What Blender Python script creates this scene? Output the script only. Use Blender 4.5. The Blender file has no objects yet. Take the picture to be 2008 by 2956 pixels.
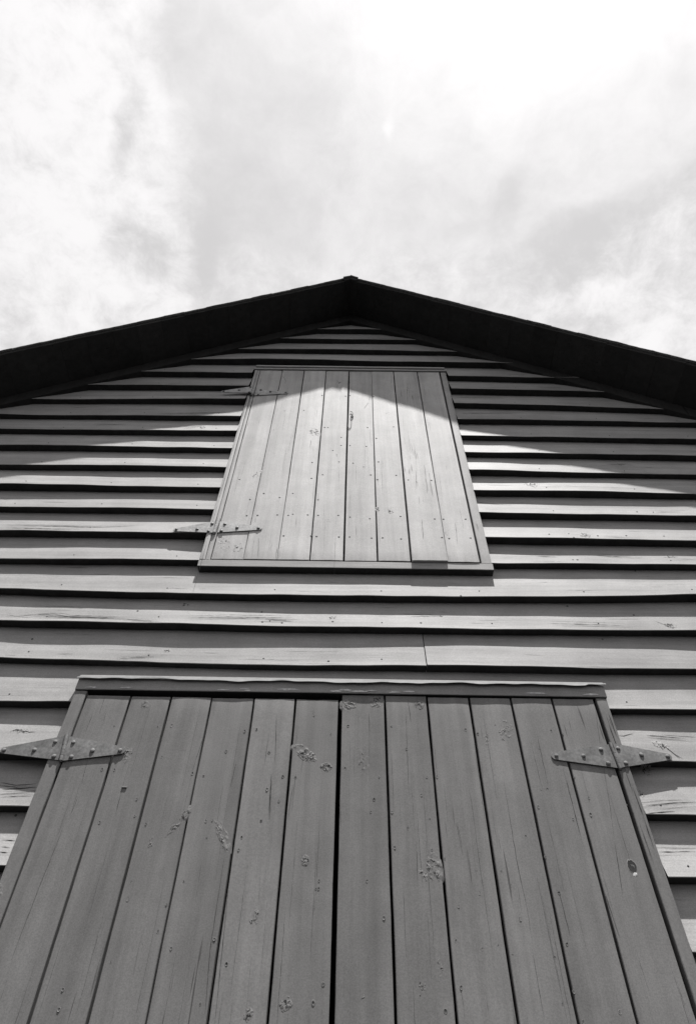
import bpy, math, random, bisect
from mathutils import Vector, Matrix, noise

scene = bpy.context.scene
COL = scene.collection
rad = math.radians

# ------------------------------------------------------------------ camera
cam = bpy.data.cameras.new('camera')
cam.sensor_fit = 'VERTICAL'
cam.sensor_height = 36.0
cam.lens = 23.99
cam.clip_start = 0.05
cam.clip_end = 3000
cam_ob = bpy.data.objects.new('camera', cam)
COL.objects.link(cam_ob)
pitch, yaw, roll = rad(51.7346), rad(-0.5628), rad(1.2158)
fw = Vector((math.sin(yaw)*math.cos(pitch), math.cos(yaw)*math.cos(pitch), math.sin(pitch)))
rt = Vector((math.cos(yaw), -math.sin(yaw), 0))
up = rt.cross(fw)
r2 = math.cos(roll)*rt + math.sin(roll)*up
u2 = -math.sin(roll)*rt + math.cos(roll)*up
cam_ob.matrix_world = Matrix(((r2.x, u2.x, -fw.x, 0.0), (r2.y, u2.y, -fw.y, -1.9),
                              (r2.z, u2.z, -fw.z, 0.85), (0, 0, 0, 1)))
scene.camera = cam_ob

# ------------------------------------------------------------------ light
SUN_TRAVEL = Vector((-0.085, 0.265, -1.0)).normalized()
to_sun = -SUN_TRAVEL
sun = bpy.data.lights.new('sun', 'SUN')
sun.energy = 2.55
sun.angle = rad(0.9)
sun.color = (1.0, 0.985, 0.97)
sun_ob = bpy.data.objects.new('sun', sun)
COL.objects.link(sun_ob)
sun_ob.rotation_euler = SUN_TRAVEL.to_track_quat('-Z', 'Y').to_euler()
sun_ob.location = (1, -4, 12)

scene.view_settings.view_transform = 'Standard'
scene.view_settings.look = 'None'
scene.view_settings.exposure = 1.9
scene.view_settings.gamma = 1.0


class NT:
    """small helper round a node tree"""
    def __init__(self, tree):
        self.t = tree
        tree.nodes.clear()

    def n(self, kind, **kw):
        nd = self.t.nodes.new(kind)
        for k, v in kw.items():
            setattr(nd, k, v)
        return nd

    def l(self, a, b):
        self.t.links.new(a, b)

    def put(self, sock, v):
        if isinstance(v, bpy.types.NodeSocket):
            self.l(v, sock)
        else:
            sock.default_value = v

    def math(self, op, a, b=0.0, c=None, clamp=False):
        m = self.n('ShaderNodeMath', operation=op, use_clamp=clamp)
        self.put(m.inputs[0], a)
        self.put(m.inputs[1], b)
        if c is not None:
            self.put(m.inputs[2], c)
        return m.outputs[0]

    def vmath(self, op, a, b=(0, 0, 0)):
        m = self.n('ShaderNodeVectorMath', operation=op)
        self.put(m.inputs[0], a)
        self.put(m.inputs[1], b)
        return m.outputs[0]

    def scale(self, v, s):
        m = self.n('ShaderNodeVectorMath', operation='MULTIPLY')
        self.put(m.inputs[0], v)
        m.inputs[1].default_value = s
        return m.outputs[0]

    def noise(self, vec, scale, detail=3.0, rough=0.5, dist=0.0):
        m = self.n('ShaderNodeTexNoise')
        self.put(m.inputs['Vector'], vec)
        m.inputs['Scale'].default_value = scale
        m.inputs['Detail'].default_value = detail
        m.inputs['Roughness'].default_value = rough
        m.inputs['Distortion'].default_value = dist
        return m.outputs[0]

    def step(self, v, lo, hi, a=0.0, b=1.0):
        m = self.n('ShaderNodeMapRange', interpolation_type='SMOOTHSTEP')
        self.put(m.inputs['Value'], v)
        m.inputs['From Min'].default_value = lo
        m.inputs['From Max'].default_value = hi
        m.inputs['To Min'].default_value = a
        m.inputs['To Max'].default_value = b
        return m.outputs[0]

    def grey(self, v):
        m = self.n('ShaderNodeCombineColor')
        for i in range(3):
            self.put(m.inputs[i], v)
        return m.outputs[0]


# ------------------------------------------------------------------ sky
world = bpy.data.worlds.new('World')
scene.world = world
world.use_nodes = True
w = NT(world.node_tree)
out = w.n('ShaderNodeOutputWorld')
bg = w.n('ShaderNodeBackground')
bg.inputs['Strength'].default_value = 0.1
w.l(bg.outputs[0], out.inputs[0])
sky = w.n('ShaderNodeTexSky', sky_type='NISHITA', sun_disc=False)
sky.sun_elevation = math.asin(to_sun.z)
sky.sun_rotation = math.atan2(to_sun.x, to_sun.y)
bw = w.n('ShaderNodeRGBToBW')
w.l(sky.outputs[0], bw.inputs[0])
tc = w.n('ShaderNodeTexCoord')
sep = w.n('ShaderNodeSeparateXYZ')
w.l(tc.outputs['Generated'], sep.inputs[0])
dz = w.math('MAXIMUM', sep.outputs[2], 0.06)
cxy = w.n('ShaderNodeCombineXYZ')            # where the ray meets the cloud layer
w.l(w.math('DIVIDE', sep.outputs[0], dz), cxy.inputs[0])
w.l(w.math('DIVIDE', sep.outputs[1], dz), cxy.inputs[1])
lay = cxy.outputs[0]
def blob(cx, cy, sx, sy, ang, amt):          # one bank of thicker or thinner cloud
    mp = w.n('ShaderNodeMapping', vector_type='TEXTURE')
    w.l(wlay, mp.inputs[0])
    mp.inputs['Location'].default_value = (cx, cy, 0)
    mp.inputs['Rotation'].default_value = (0, 0, rad(ang))
    mp.inputs['Scale'].default_value = (sx, sy, 1)
    ln = w.n('ShaderNodeVectorMath', operation='LENGTH')
    w.l(mp.outputs[0], ln.inputs[0])
    return w.step(ln.outputs['Value'], 0.0, 1.0, amt, 0.0)
wn = w.n('ShaderNodeTexNoise')
wn.inputs['Scale'].default_value = 7.0
wn.inputs['Detail'].default_value = 5.0
w.l(lay, wn.inputs['Vector'])
off = w.vmath('SUBTRACT', wn.outputs[1], (0.5, 0.5, 0.5))
wlay = w.vmath('ADD', lay, w.scale(off, (0.13, 0.13, 0.0)))
dens = None
# (centre x, y on the cloud layer at height 1, half sizes, turn, amount)
BLOBS = [(-0.42, 0.15, 0.26, 0.34, 0, 0.32), (0.30, 0.00, 0.40, 0.27, -20, 0.58), (0.34, 0.27, 0.24, 0.045, -34, -0.50),
         (0.27, 0.36, 0.20, 0.035, -34, -0.34), (0.40, 0.33, 0.16, 0.035, -34, 0.30), (0.46, 0.44, 0.16, 0.08, 0, 0.40),
         (-0.36, 0.38, 0.12, 0.06, 0, 0.20), (0.20, 0.24, 0.05, 0.06, 20, -0.22),
         (0.05, 0.36, 0.3, 0.12, 0, 0.10), (-0.30, 0.15, 0.035, 0.12, 25, -0.45), (-0.31, 0.30, 0.05, 0.05, 0, -0.30),
         (0.045, 0.15, 0.012, 0.028, 0, 0.28), (-0.26, 0.44, 0.12, 0.09, 0, 0.16), (-0.44, 0.47, 0.08, 0.05, 0, -0.2), (-0.22, 0.33, 0.05, 0.14, 10, -0.25)]

for b in BLOBS:
    o = blob(*b)
    dens = o if dens is None else w.math('ADD', dens, o)
sx = w.n('ShaderNodeSeparateXYZ')
w.l(wlay, sx.inputs[0])
# ragged rim of the bank to the left, greyer cloud behind it
rim = w.math('MULTIPLY', w.step(sx.outputs[0], -0.262, -0.205), w.step(sx.outputs[0], -0.21, 0.05, 1.0, 0.45))
dens = w.math('MULTIPLY_ADD', rim, -0.33, dens)
busy = w.math('ADD', w.step(sx.outputs[0], -0.16, -0.28, 0.0, 1.0), w.step(w.math('ADD', sx.outputs[0], w.math('MULTIPLY', sx.outputs[1], 1.4)), 0.62, 0.8, 0.0, 1.0))
busy = w.math('MAXIMUM', busy, w.step(sx.outputs[1], 0.26, 0.36, 0.0, 0.75))
n1 = w.noise(wlay, 6.0, 10.0, 0.62, 0.15)
n2 = w.noise(w.vmath('ADD', lay, (3.1, 7.7, 0.0)), 19.0, 10.0, 0.70, 0.3)
n3 = w.noise(w.vmath('ADD', w.scale(wlay, (5.0, 9.0, 1.0)), (1.3, 2.7, 0.0)), 1.0, 9.0, 0.62, 0.4)
busy = w.math('MAXIMUM', busy, 0.28)
amp = w.math('MULTIPLY_ADD', busy, 0.75, 0.60)
dens = w.math('ADD', dens, w.math('MULTIPLY', w.math('SUBTRACT', n1, 0.5), w.math('MULTIPLY', amp, 0.95)))
dens = w.math('ADD', dens, w.math('MULTIPLY', w.math('SUBTRACT', n2, 0.5), w.math('MULTIPLY', busy, 1.65)))
dens = w.math('ADD', dens, w.math('MULTIPLY', w.math('SUBTRACT', n3, 0.5), w.math('MULTIPLY', amp, 0.6)))
cloud = w.step(dens, -0.66, 0.46, 1.72, 2.66)
sm = w.n('ShaderNodeMix', data_type='FLOAT')
sm.inputs[0].default_value = 0.86             # nearly overcast: a little open sky between
w.l(bw.outputs[0], sm.inputs[2])
w.l(cloud, sm.inputs[3])
sunv = w.n('ShaderNodeVectorMath', operation='DOT_PRODUCT')
w.l(tc.outputs['Generated'], sunv.inputs[0])
sunv.inputs[1].default_value = to_sun
glare = w.math('POWER', w.math('MAXIMUM', sunv.outputs['Value'], 0.0), 40.0)   # bright veil of cloud round the sun
lum = w.math('MULTIPLY', sm.outputs[0], w.step(sep.outputs[2], 0.0, 0.85, 0.95, 1.0))
lum = w.math('MULTIPLY_ADD', glare, 1.5, lum)
wc = w.n('ShaderNodeCombineColor')
w.l(lum, wc.inputs[0])
w.l(w.math('MULTIPLY', lum, 0.985), wc.inputs[1])
w.l(w.math('MULTIPLY', lum, 0.99), wc.inputs[2])
w.l(wc.outputs[0], bg.inputs['Color'])


# ------------------------------------------------------------------ materials
def new_mat(name):
    m = bpy.data.materials.new(name)
    m.use_nodes = True
    t = NT(m.node_tree)
    o = t.n('ShaderNodeOutputMaterial')
    p = t.n('ShaderNodeBsdfPrincipled')
    t.l(p.outputs[0], o.inputs[0])
    return m, t, p


def wood(name, albedo, axis, rough=0.62, grain=1.0, fleck=0.5, spec=0.08):
    """painted sawn timber, grain along world axis x or z; every board is offset by its own 'board' vector"""
    m, t, p = new_mat(name)
    tc = t.n('ShaderNodeTexCoord')
    at = t.n('ShaderNodeAttribute', attribute_name='board')
    co = t.vmath('ADD', tc.outputs['Object'], at.outputs['Vector'])
    nw = t.n('ShaderNodeTexNoise')
    t.l(t.scale(co, (2.2, 9, 9) if axis == 'x' else (9, 9, 2.2)), nw.inputs['Vector'])
    nw.inputs['Scale'].default_value = 1.0
    nw.inputs['Detail'].default_value = 2.0
    wob = t.scale(t.vmath('SUBTRACT', nw.outputs[1], (0.5, 0.5, 0.5)), (0.0, 0.02, 0.02) if axis == 'x' else (0.02, 0.02, 0.0))
    cw = t.vmath('ADD', co, wob)
    along, across = (5.0, 120.0)
    gs = (along, across, across) if axis == 'x' else (across, across, along)
    g1 = t.noise(t.scale(cw, gs), 1.0, 4.0, 0.65)
    gs2 = tuple(v*0.36 for v in gs)
    g2 = t.noise(t.vmath('ADD', t.scale(cw, gs2), (5.3, 1.7, 9.1)), 1.0, 3.0, 0.6)
    fine = t.noise(co, 420.0, 2.0, 0.6)
    lump = t.noise(co, 26.0, 3.0, 0.55)
    h = t.math('MULTIPLY', g1, 0.55)
    h = t.math('MULTIPLY_ADD', g2, 0.6, h)
    h = t.math('MULTIPLY_ADD', fine, 0.22, h)
    h = t.math('MULTIPLY_ADD', lump, 0.45, h)
    # thin weather checks where the grain opens
    gate = t.step(t.noise(co, 3.2, 2.0, 0.5), 0.47, 0.62)
    ck = t.math('MULTIPLY', t.step(t.noise(t.vmath('ADD', t.scale(cw, tuple(v*0.75 for v in gs)), (1.1, 8.2, 2.4)), 1.0, 2.0, 0.5), 0.665, 0.73), gate)
    h = t.math('MULTIPLY_ADD', ck, -1.1, h)
    bmp = t.n('ShaderNodeBump')
    bmp.inputs['Strength'].default_value = 0.55*grain
    bmp.inputs['Distance'].default_value = 0.0016
    t.l(h, bmp.inputs['Height'])
    t.l(bmp.outputs[0], p.inputs['Normal'])
    sp = t.n('ShaderNodeSeparateXYZ')
    t.l(at.outputs['Vector'], sp.inputs[0])
    tone = t.math('MULTIPLY_ADD', t.math('FRACT', t.math('MULTIPLY', sp.outputs[1], 7.31)), 0.20, 0.90)
    mott = t.step(t.noise(co, 7.0, 4.0, 0.6), 0.25, 0.75, 0.9, 1.08)
    streak = t.step(t.noise(t.vmath('ADD', t.scale(cw, (0.9, 22.0, 22.0) if axis == 'x' else (22.0, 22.0, 0.9)), (2.7, 4.4, 8.8)), 1.0, 4.0, 0.6), 0.25, 0.75, 0.87, 1.11)
    mott2 = t.step(g2, 0.3, 0.7, 0.95, 1.04)
    v = t.math('MULTIPLY', t.math('MULTIPLY', t.math('MULTIPLY', tone, streak), mott), t.math('MULTIPLY', mott2, albedo))
    v = t.math('MULTIPLY', v, t.math('SUBTRACT', 1.0, t.math('MULTIPLY', ck, fleck)))
    v = t.math('MULTIPLY', v, t.step(t.noise(co, 260.0, 3.0, 0.75), 0.25, 0.75, 0.84, 1.14))
    c = t.n('ShaderNodeCombineColor')
    t.l(v, c.inputs[0]); t.l(t.math('MULTIPLY', v, 0.99), c.inputs[1]); t.l(t.math('MULTIPLY', v, 0.985), c.inputs[2])
    t.l(c.outputs[0], p.inputs['Base Color'])
    p.inputs['Roughness'].default_value = rough
    p.inputs['Specular IOR Level'].default_value = spec
    return m


def plain(name, albedo, rough=0.8, bump=0.5, scale=60.0, var=0.25, metal=0.0, spec=0.3):
    m, t, p = new_mat(name)
    tc = t.n('ShaderNodeTexCoord')
    n = t.noise(tc.outputs['Object'], scale, 5.0, 0.6)
    n2 = t.noise(tc.outputs['Object'], scale*0.17, 3.0, 0.6)
    v = t.math('MULTIPLY', t.step(n, 0.2, 0.8, 1-var, 1+var), t.step(n2, 0.25, 0.75, albedo*(1-var), albedo*(1+var)))
    t.l(t.grey(v), p.inputs['Base Color'])
    b = t.n('ShaderNodeBump')
    b.inputs['Strength'].default_value = bump
    b.inputs['Distance'].default_value = 0.1/scale
    t.l(n, b.inputs['Height'])
    t.l(b.outputs[0], p.inputs['Normal'])
    p.inputs['Roughness'].default_value = rough
    p.inputs['Metallic'].default_value = metal
    p.inputs['Specular IOR Level'].default_value = spec
    return m


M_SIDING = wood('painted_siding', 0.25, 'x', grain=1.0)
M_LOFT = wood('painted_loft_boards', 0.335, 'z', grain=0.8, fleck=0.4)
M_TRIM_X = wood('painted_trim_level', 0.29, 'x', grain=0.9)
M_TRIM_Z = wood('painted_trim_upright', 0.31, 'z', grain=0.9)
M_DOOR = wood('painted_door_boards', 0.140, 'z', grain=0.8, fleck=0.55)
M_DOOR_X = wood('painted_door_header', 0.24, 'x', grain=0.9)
M_UNDERSHADE = plain('painted_underside_shade', 0.03, 0.9, 0.6, 90.0)  # near-black colour painting the shade onto undersides of siding, sill and header
M_CRACK = plain('open_crack_wood', 0.025, 0.95, 0.3, 200.0)
M_NAIL = plain('rusty_nail', 0.05, 0.7, 0.3, 300.0)
M_METAL = plain('painted_iron', 0.125, 0.7, 0.5, 110.0, 0.3, spec=0.2)
M_METAL_L = plain('painted_iron_pale', 0.29, 0.7, 0.5, 110.0, 0.25, spec=0.2)
M_RUST = plain('dark_iron', 0.06, 0.6, 0.4, 200.0, 0.3, spec=0.4)
M_FLASH = plain('painted_sheet_metal', 0.085, 0.7, 0.4, 70.0, 0.2, spec=0.4)
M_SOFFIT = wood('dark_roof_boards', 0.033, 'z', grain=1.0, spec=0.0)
M_SHINGLE = plain('asphalt_shingle', 0.10, 0.95, 1.0, 240.0, 0.3, spec=0.03)
M_CHIP = plain('fresh_chipped_wood', 0.45, 0.8, 0.4, 200.0, 0.2)
M_OLD = plain('older_pale_paint', 0.42, 0.8, 0.4, 120.0, 0.3)
M_IN = plain('dark_interior', 0.02, 0.95, 0.2, 20.0)


# ------------------------------------------------------------------ mesh helpers
class MB:
    def __init__(self):
        self.v, self.f, self.m, self.b = [], [], [], []
        self.cur = (0.0, 0.0, 0.0)

    def board(self, rng):
        self.cur = (rng.uniform(-40, 40), rng.uniform(-40, 40), rng.uniform(-40, 40))

    def add(self, x, z, p):
        """x along the gable, z up, p outward from the wall"""
        self.v.append((x, -p, z)); self.b.append(self.cur)
        return len(self.v)-1

    def face(self, ids, mat=0):
        self.f.append(tuple(ids)); self.m.append(mat)

    def box(self, x0, x1, z0, z1, p0, p1, mat=0, bev=0.0):
        if bev <= 0:
            i = [self.add(x, z, p) for p in (p0, p1) for z in (z0, z1) for x in (x0, x1)]
            for q in ((0, 2, 3, 1), (4, 5, 7, 6), (0, 1, 5, 4), (2, 6, 7, 3), (0, 4, 6, 2), (1, 3, 7, 5)):
                self.face([i[k] for k in q], mat)
            return
        a = [self.add(x, z, p0) for x, z in ((x0, z0), (x1, z0), (x1, z1), (x0, z1))]
        b = [self.add(x, z, p1-bev) for x, z in ((x0, z0), (x1, z0), (x1, z1), (x0, z1))]
        c = [self.add(x, z, p1) for x, z in ((x0+bev, z0+bev), (x1-bev, z0+bev), (x1-bev, z1-bev), (x0+bev, z1-bev))]
        self.face(a[::-1], mat); self.face(c, mat)
        for s, t in ((a, b), (b, c)):
            for k in range(4):
                self.face((s[k], s[(k+1) % 4], t[(k+1) % 4], t[k]), mat)

    def build(self, name, mats, parent=None, smooth=30.0, origin=(0, 0, 0)):
        me = bpy.data.meshes.new(name)
        ox, oy, oz = origin
        me.from_pydata([(x-ox, y-oy, z-oz) for x, y, z in self.v], [], self.f)
        for mt in (mats if isinstance(mats, (list, tuple)) else [mats]):
            me.materials.append(mt)
        me.polygons.foreach_set('material_index', self.m)
        at = me.attributes.new('board', 'FLOAT_VECTOR', 'POINT')
        at.data.foreach_set('vector', [c for q in self.b for c in q])
        if smooth:
            me.polygons.foreach_set('use_smooth', [True]*len(me.polygons))
            me.set_sharp_from_angle(angle=rad(smooth))
        me.update()
        o = bpy.data.objects.new(name, me)
        COL.objects.link(o)
        o.location = origin
        if parent:
            o.parent = parent
        return o


def nz(*a):
    return noise.noise(Vector(a))


def vboard(mb, rng, xt, xb, zt, zb, pf, th=0.022, cup=0.0006, edge=0.0007, step=0.03, raw=None):
    """one upright plank: xt/xb = (left, right) at top and bottom"""
    mb.board(rng)
    sd = rng.uniform(0, 200)
    n = max(4, int((zt-zb)/step))
    rows = []
    for i in range(n+1):
        f = i/n
        z = zt+(zb-zt)*f
        xl = xt[0]+(xb[0]-xt[0])*f + edge*(nz(z*5, sd, 0)+0.5*nz(z*22, sd, 3))
        xr = xt[1]+(xb[1]-xt[1])*f + edge*(nz(z*5, sd, 7)+0.5*nz(z*22, sd, 9))
        c = 0.0018
        row = [mb.add(xl, z, pf((xl+xr)/2, z)-th), mb.add(xl, z, pf(xl, z)-c)]
        for k in range(7):
            u = k/6
            x = xl+c+(xr-xl-2*c)*u
            zz = z
            if i == 0: zz = z + 0.0012*nz(x*60, sd, 1)
            if i == n: zz = z + 0.0012*nz(x*60, sd, 2)
            pin = c if i in (0, n) else 0.0
            row.append(mb.add(x, zz, pf(x, z) + cup*(4*u*(1-u)) + 0.0006*nz(x*9, z*3, sd) - pin))
        row += [mb.add(xr, z, pf(xr, z)-c), mb.add(xr, z, pf((xl+xr)/2, z)-th)]
        rows.append(row)
    for a, b in zip(rows, rows[1:]):
        for k in range(len(a)-1):
            mb.face((a[k], b[k], b[k+1], a[k+1]))
        mb.face((a[-1], b[-1], b[0], a[0]))
    mb.face(rows[0]); mb.face(rows[-1][::-1], 0 if raw is None else raw)


def hboard_strip(mb, rng, x0, x1, z0, z1, p0, p1, wav=0.0, mat=0, step=0.04, lowmat=None):
    """one level trim strip with slightly uneven arrises"""
    mb.board(rng)
    sd = rng.uniform(0, 200)
    n = max(3, int((x1-x0)/step))
    rows = []
    c = 0.0018
    for i in range(n+1):
        x = x0+(x1-x0)*i/n
        a = wav*nz(x*6, sd, 0); b = wav*nz(x*6, sd, 5); d = wav*nz(x*4, sd, 8)
        pts = [(z1+b, p0), (z1+b, p1+d-c), (z1+b-c, p1+d), ((z0+z1)/2, p1+d), (z0+a+c, p1+d), (z0+a, p1+d-c), (z0+a, p0)]
        rows.append([mb.add(x, z, p) for z, p in pts])
    for r, s in zip(rows, rows[1:]):
        for k in range(6):
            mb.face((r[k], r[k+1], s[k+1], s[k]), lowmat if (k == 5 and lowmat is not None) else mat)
        mb.face((r[6], r[0], s[0], s[6]), mat)
    mb.face(rows[0][::-1], mat); mb.face(rows[-1], mat)


def knot(mb, x, z, rx, rz, ang, amp, ps, rng, dm=None, dk=0.0):
    """crazed, swollen paint over a knot, let into the board face"""
    sd = rng.uniform(0, 300)
    mb.board(rng)
    rx, rz = max(rx, 0.006)*1.15, max(rz, 0.006)*1.15
    amp = amp*0.78
    n = 44 if max(rx, rz) > .012 else 26
    ca, sa = math.cos(rad(ang)), math.sin(rad(ang))
    ids, low = {}, {}
    for i in range(n+1):
        for j in range(n+1):
            u, v = 2*i/n-1, 2*j/n-1
            r = math.hypot(u, v)
            r *= 1+0.22*nz(math.atan2(v, u)*1.3, sd, 2)
            if r > 1.12: continue
            lx, lz = u*rx, v*rz
            X, Z = x+ca*lx-sa*lz, z+sa*lx+ca*lz
            k = max(0.0, 1-r*r)
            s = 0.0050
            rid = 1-abs(nz(lx/s, lz/(s*1.7), sd))*2
            rid2 = 1-abs(nz(lx/(s*.45), lz/(s*.7), sd+9))*2
            ring = math.sin(r*9+nz(lx/.01, lz/.01, sd)*2.5)
            h = k**0.4*(0.0003+amp*(0.42*rid+0.30*rid2)*min(1.0, max(0.12, 0.55+1.3*nz(lx/.011, lz/.015, sd+3)))) - 0.0005 - 0.0012*max(0, r-.92)*10
            ids[i, j] = mb.add(X, Z, ps(X, Z)+h)
            low[i, j] = nz(lx/.006, lz/.006, sd+21)+0.5*nz(lx/.0028, lz/.0028, sd+27)+0.35*(k-.55)
    for i in range(n):
        for j in range(n):
            q = [(i, j), (i+1, j), (i+1, j+1), (i, j+1)]
            if all(k in ids for k in q):
                mb.face([ids[k] for k in q], dm if dm is not None and min(low[k] for k in q) > dk else 0)


def pit(mb, x, z, r, ps, rng, mat, rim=0.0012):
    """nail hole: a small raised lip of paint round a dark sunken head"""
    mb.board(rng)
    el = rng.uniform(1.0, 1.8)
    rings = [(1.0, -0.0006), (0.78, rim), (0.55, rim*.5), (0.45, 0.0004)]
    N = 9
    rr = []
    ph = rng.uniform(0, 6)
    for s, h in rings:
        rr.append([mb.add(x+r*s*math.cos(a), z+r*s*el*math.sin(a), ps(x, z)+h*(1+.4*math.sin(a+ph)))
                   for a in [2*math.pi*k/N for k in range(N)]])
    for k in range(N):
        for a, b in ((0, 1), (1, 2), (2, 3)):
            mb.face((rr[a][k], rr[a][(k+1) % N], rr[b][(k+1) % N], rr[b][k]), 0 if a < 2 else mat)
    mb.face(rr[3], mat)


def nail(mb, x, z, r, ps, rng, mat):
    mb.board(rng)
    N = 8
    rr = []
    for s, h in ((1.0, -0.0005), (0.95, 0.0010), (0.55, 0.0016)):
        rr.append([mb.add(x+r*s*math.cos(2*math.pi*k/N), z+r*s*math.sin(2*math.pi*k/N), ps(x, z)+h) for k in range(N)])
    for a in (0, 1):
        for k in range(N):
            mb.face((rr[a][k], rr[a][(k+1) % N], rr[a+1][(k+1) % N], rr[a+1][k]), mat)
    mb.face(rr[2], mat)


def crack(mb, pts, w, ps, rng, mat, jit=0.0012):
    """open check in the wood: a thin dark ribbon with ragged width"""
    sd = rng.uniform(0, 300)
    P = []
    for a, b in zip(pts, pts[1:]):
        L = math.dist(a, b)
        n = max(2, int(L/0.012))
        P += [(a[0]+(b[0]-a[0])*i/n, a[1]+(b[1]-a[1])*i/n) for i in range(n)]
    P.append(pts[-1])
    n = len(P)-1
    prev = None
    for i, (x, z) in enumerate(P):
        q0, q1 = P[max(0, i-1)], P[min(n, i+1)]
        dx, dz_ = q1[0]-q0[0], q1[1]-q0[1]
        L = math.hypot(dx, dz_) or 1
        nx, nz_ = -dz_/L, dx/L
        j = jit*nz(i*.55, sd, 1)
        ww = w*(0.12+0.88*math.sin(math.pi*min(1, max(0, i/n)))**0.7)*(0.65+0.7*nz(i*.8, sd, 4))
        ww = max(ww, 0.0002)
        x += nx*j; z += nz_*j
        a = mb.add(x+nx*ww/2, z+nz_*ww/2, ps(x+nx*ww/2, z+nz_*ww/2)+0.0009)
        b = mb.add(x-nx*ww/2, z-nz_*ww/2, ps(x-nx*ww/2, z-nz_*ww/2)+0.0009)
        if prev: mb.face((prev[0], a, b, prev[1]), mat)
        prev = (a, b)


def tube(mb, pts, r, n=8, mat=0):
    """pts in (x, z, p)"""
    V = [Vector(q) for q in pts]
    rings = []
    for i, c in enumerate(V):
        t = (V[min(i+1, len(V)-1)]-V[max(i-1, 0)]).normalized()
        a = t.orthogonal().normalized() if i == 0 else (a - t*a.dot(t)).normalized()
        b = t.cross(a)
        rings.append([mb.add(*(c+(a*math.cos(2*math.pi*k/n)+b*math.sin(2*math.pi*k/n))*r)) for k in range(n)])
    for p, q in zip(rings, rings[1:]):
        for k in range(n):
            mb.face((p[k], p[(k+1) % n], q[(k+1) % n], q[k]), mat)
    mb.face(rings[0][::-1], mat); mb.face(rings[-1], mat)


def empty(name, loc, parent=None):
    o = bpy.data.objects.new(name, None)
    COL.objects.link(o)
    o.location = loc
    if parent: o.parent = parent
    return o


# ------------------------------------------------------------------ measured details (metres on the gable: x, z)
LOFT_NAILS = [(-0.15,3.942),(-0.133,3.942),(0.075,3.947),(0.212,3.955),(-0.06,3.764),(-0.015,3.765),(0.067,3.759),(-0.459,3.175),(-0.412,3.176),(-0.326,3.181),(-0.278,3.179),(-0.259,3.187),(-0.194,3.184),(-0.148,3.182),(-0.06,3.184),(-0.009,3.174),(0.077,3.164),(0.211,3.182),(0.357,3.155),(0.396,3.163),(0.492,3.165),(-0.286,3.038),(-0.171,3.04),(-0.148,3.037),(-0.054,3.036),(-0.009,3.037),(0.083,3.032),(0.129,3.033),(0.206,3.027),(0.376,3.028),(0.407,3.031),(0.497,3.036),(-0.46,3.294),(-0.403,3.34),(-0.328,3.31),(-0.271,3.343),(-0.154,3.297),(-0.197,3.603),(-0.193,3.467),(-0.1,3.715),(-0.067,3.612),(-0.061,3.843),(0.125,3.616),(0.206,3.501),(0.117,3.464),(0.086,3.504),(-0.179,4.299),(-0.046,4.294),(-0.021,4.303),(0.112,4.291),(-0.271,4.12),(0.119,3.837),(0.002,3.604),(0.368,3.453),(-0.529,3.451),(-0.142,3.499),(0.26,3.454)]
LOFT_KNOTS = [(-0.375,4.102,0.016,0.031,0,0.003),(-0.411,3.903,0.014,0.029,0,0.003),(-0.205,3.895,0.027,0.044,20,0.005),(-0.273,3.889,0.011,0.035,0,0.002),(-0.074,3.677,0.012,0.026,0,0.003),(-0.456,3.493,0.016,0.04,-25,0.004),(-0.107,3.375,0.018,0.024,0,0.002),(0.053,3.569,0.007,0.013,0,0.004),(0.189,4.093,0.024,0.031,10,0.003),(0.299,3.459,0.008,0.046,0,0.003),(0.17,3.221,0.017,0.026,0,0.004),(0.112,3.233,0.01,0.016,0,0.003),(-0.101,3.148,0.013,0.021,0,0.003),(-0.527,2.989,0.027,0.064,20,0.004),(-0.472,2.956,0.027,0.035,0,0.004),(0.443,3.067,0.015,0.014,0,0.002),(-0.085,4.473,0.028,0.028,0,0.003),(0.401,3.063,0.009,0.029,0,0.002)]
DOOR_KNOTS = [(-0.66,2.184,0.014,0.015,0,0.002),(-0.133,2.019,0.044,0.018,-38,0.005),(-0.067,1.976,0.016,0.014,0,0.006),(0.041,1.995,0.021,0.054,0,0.003),(-0.003,2.196,0.026,0.024,30,0.005),(0.086,2.211,0.023,0.022,-20,0.004),(0.224,2.203,0.017,0.017,0,0.003),(0.433,2.079,0.018,0.022,0,0.003),(0.489,2.11,0.022,0.038,-15,0.004),(-0.473,1.795,0.014,0.058,-28,0.004),(-0.531,1.742,0.013,0.02,20,0.004),(-0.344,1.767,0.014,0.05,28,0.004),(0.23,1.69,0.02,0.039,10,0.005),(0.199,1.67,0.014,0.016,0,0.003),(0.351,1.724,0.016,0.012,0,0.003),(-0.112,1.702,0.01,0.014,0,0.003),(-0.231,1.559,0.011,0.018,0,0.003),(-0.137,1.379,0.014,0.015,0,0.003),(-0.22,1.357,0.01,0.014,0,0.003),(0.223,1.458,0.007,0.026,-5,0.004),(0.039,1.397,0.008,0.012,0,0.003),(0.178,1.414,0.011,0.014,0,0.003),(-0.667,2.006,0.015,0.027,0,0.003),(-0.887,1.652,0.017,0.027,20,0.004),(-0.778,1.897,0.007,0.03,0,0.002)]
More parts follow.
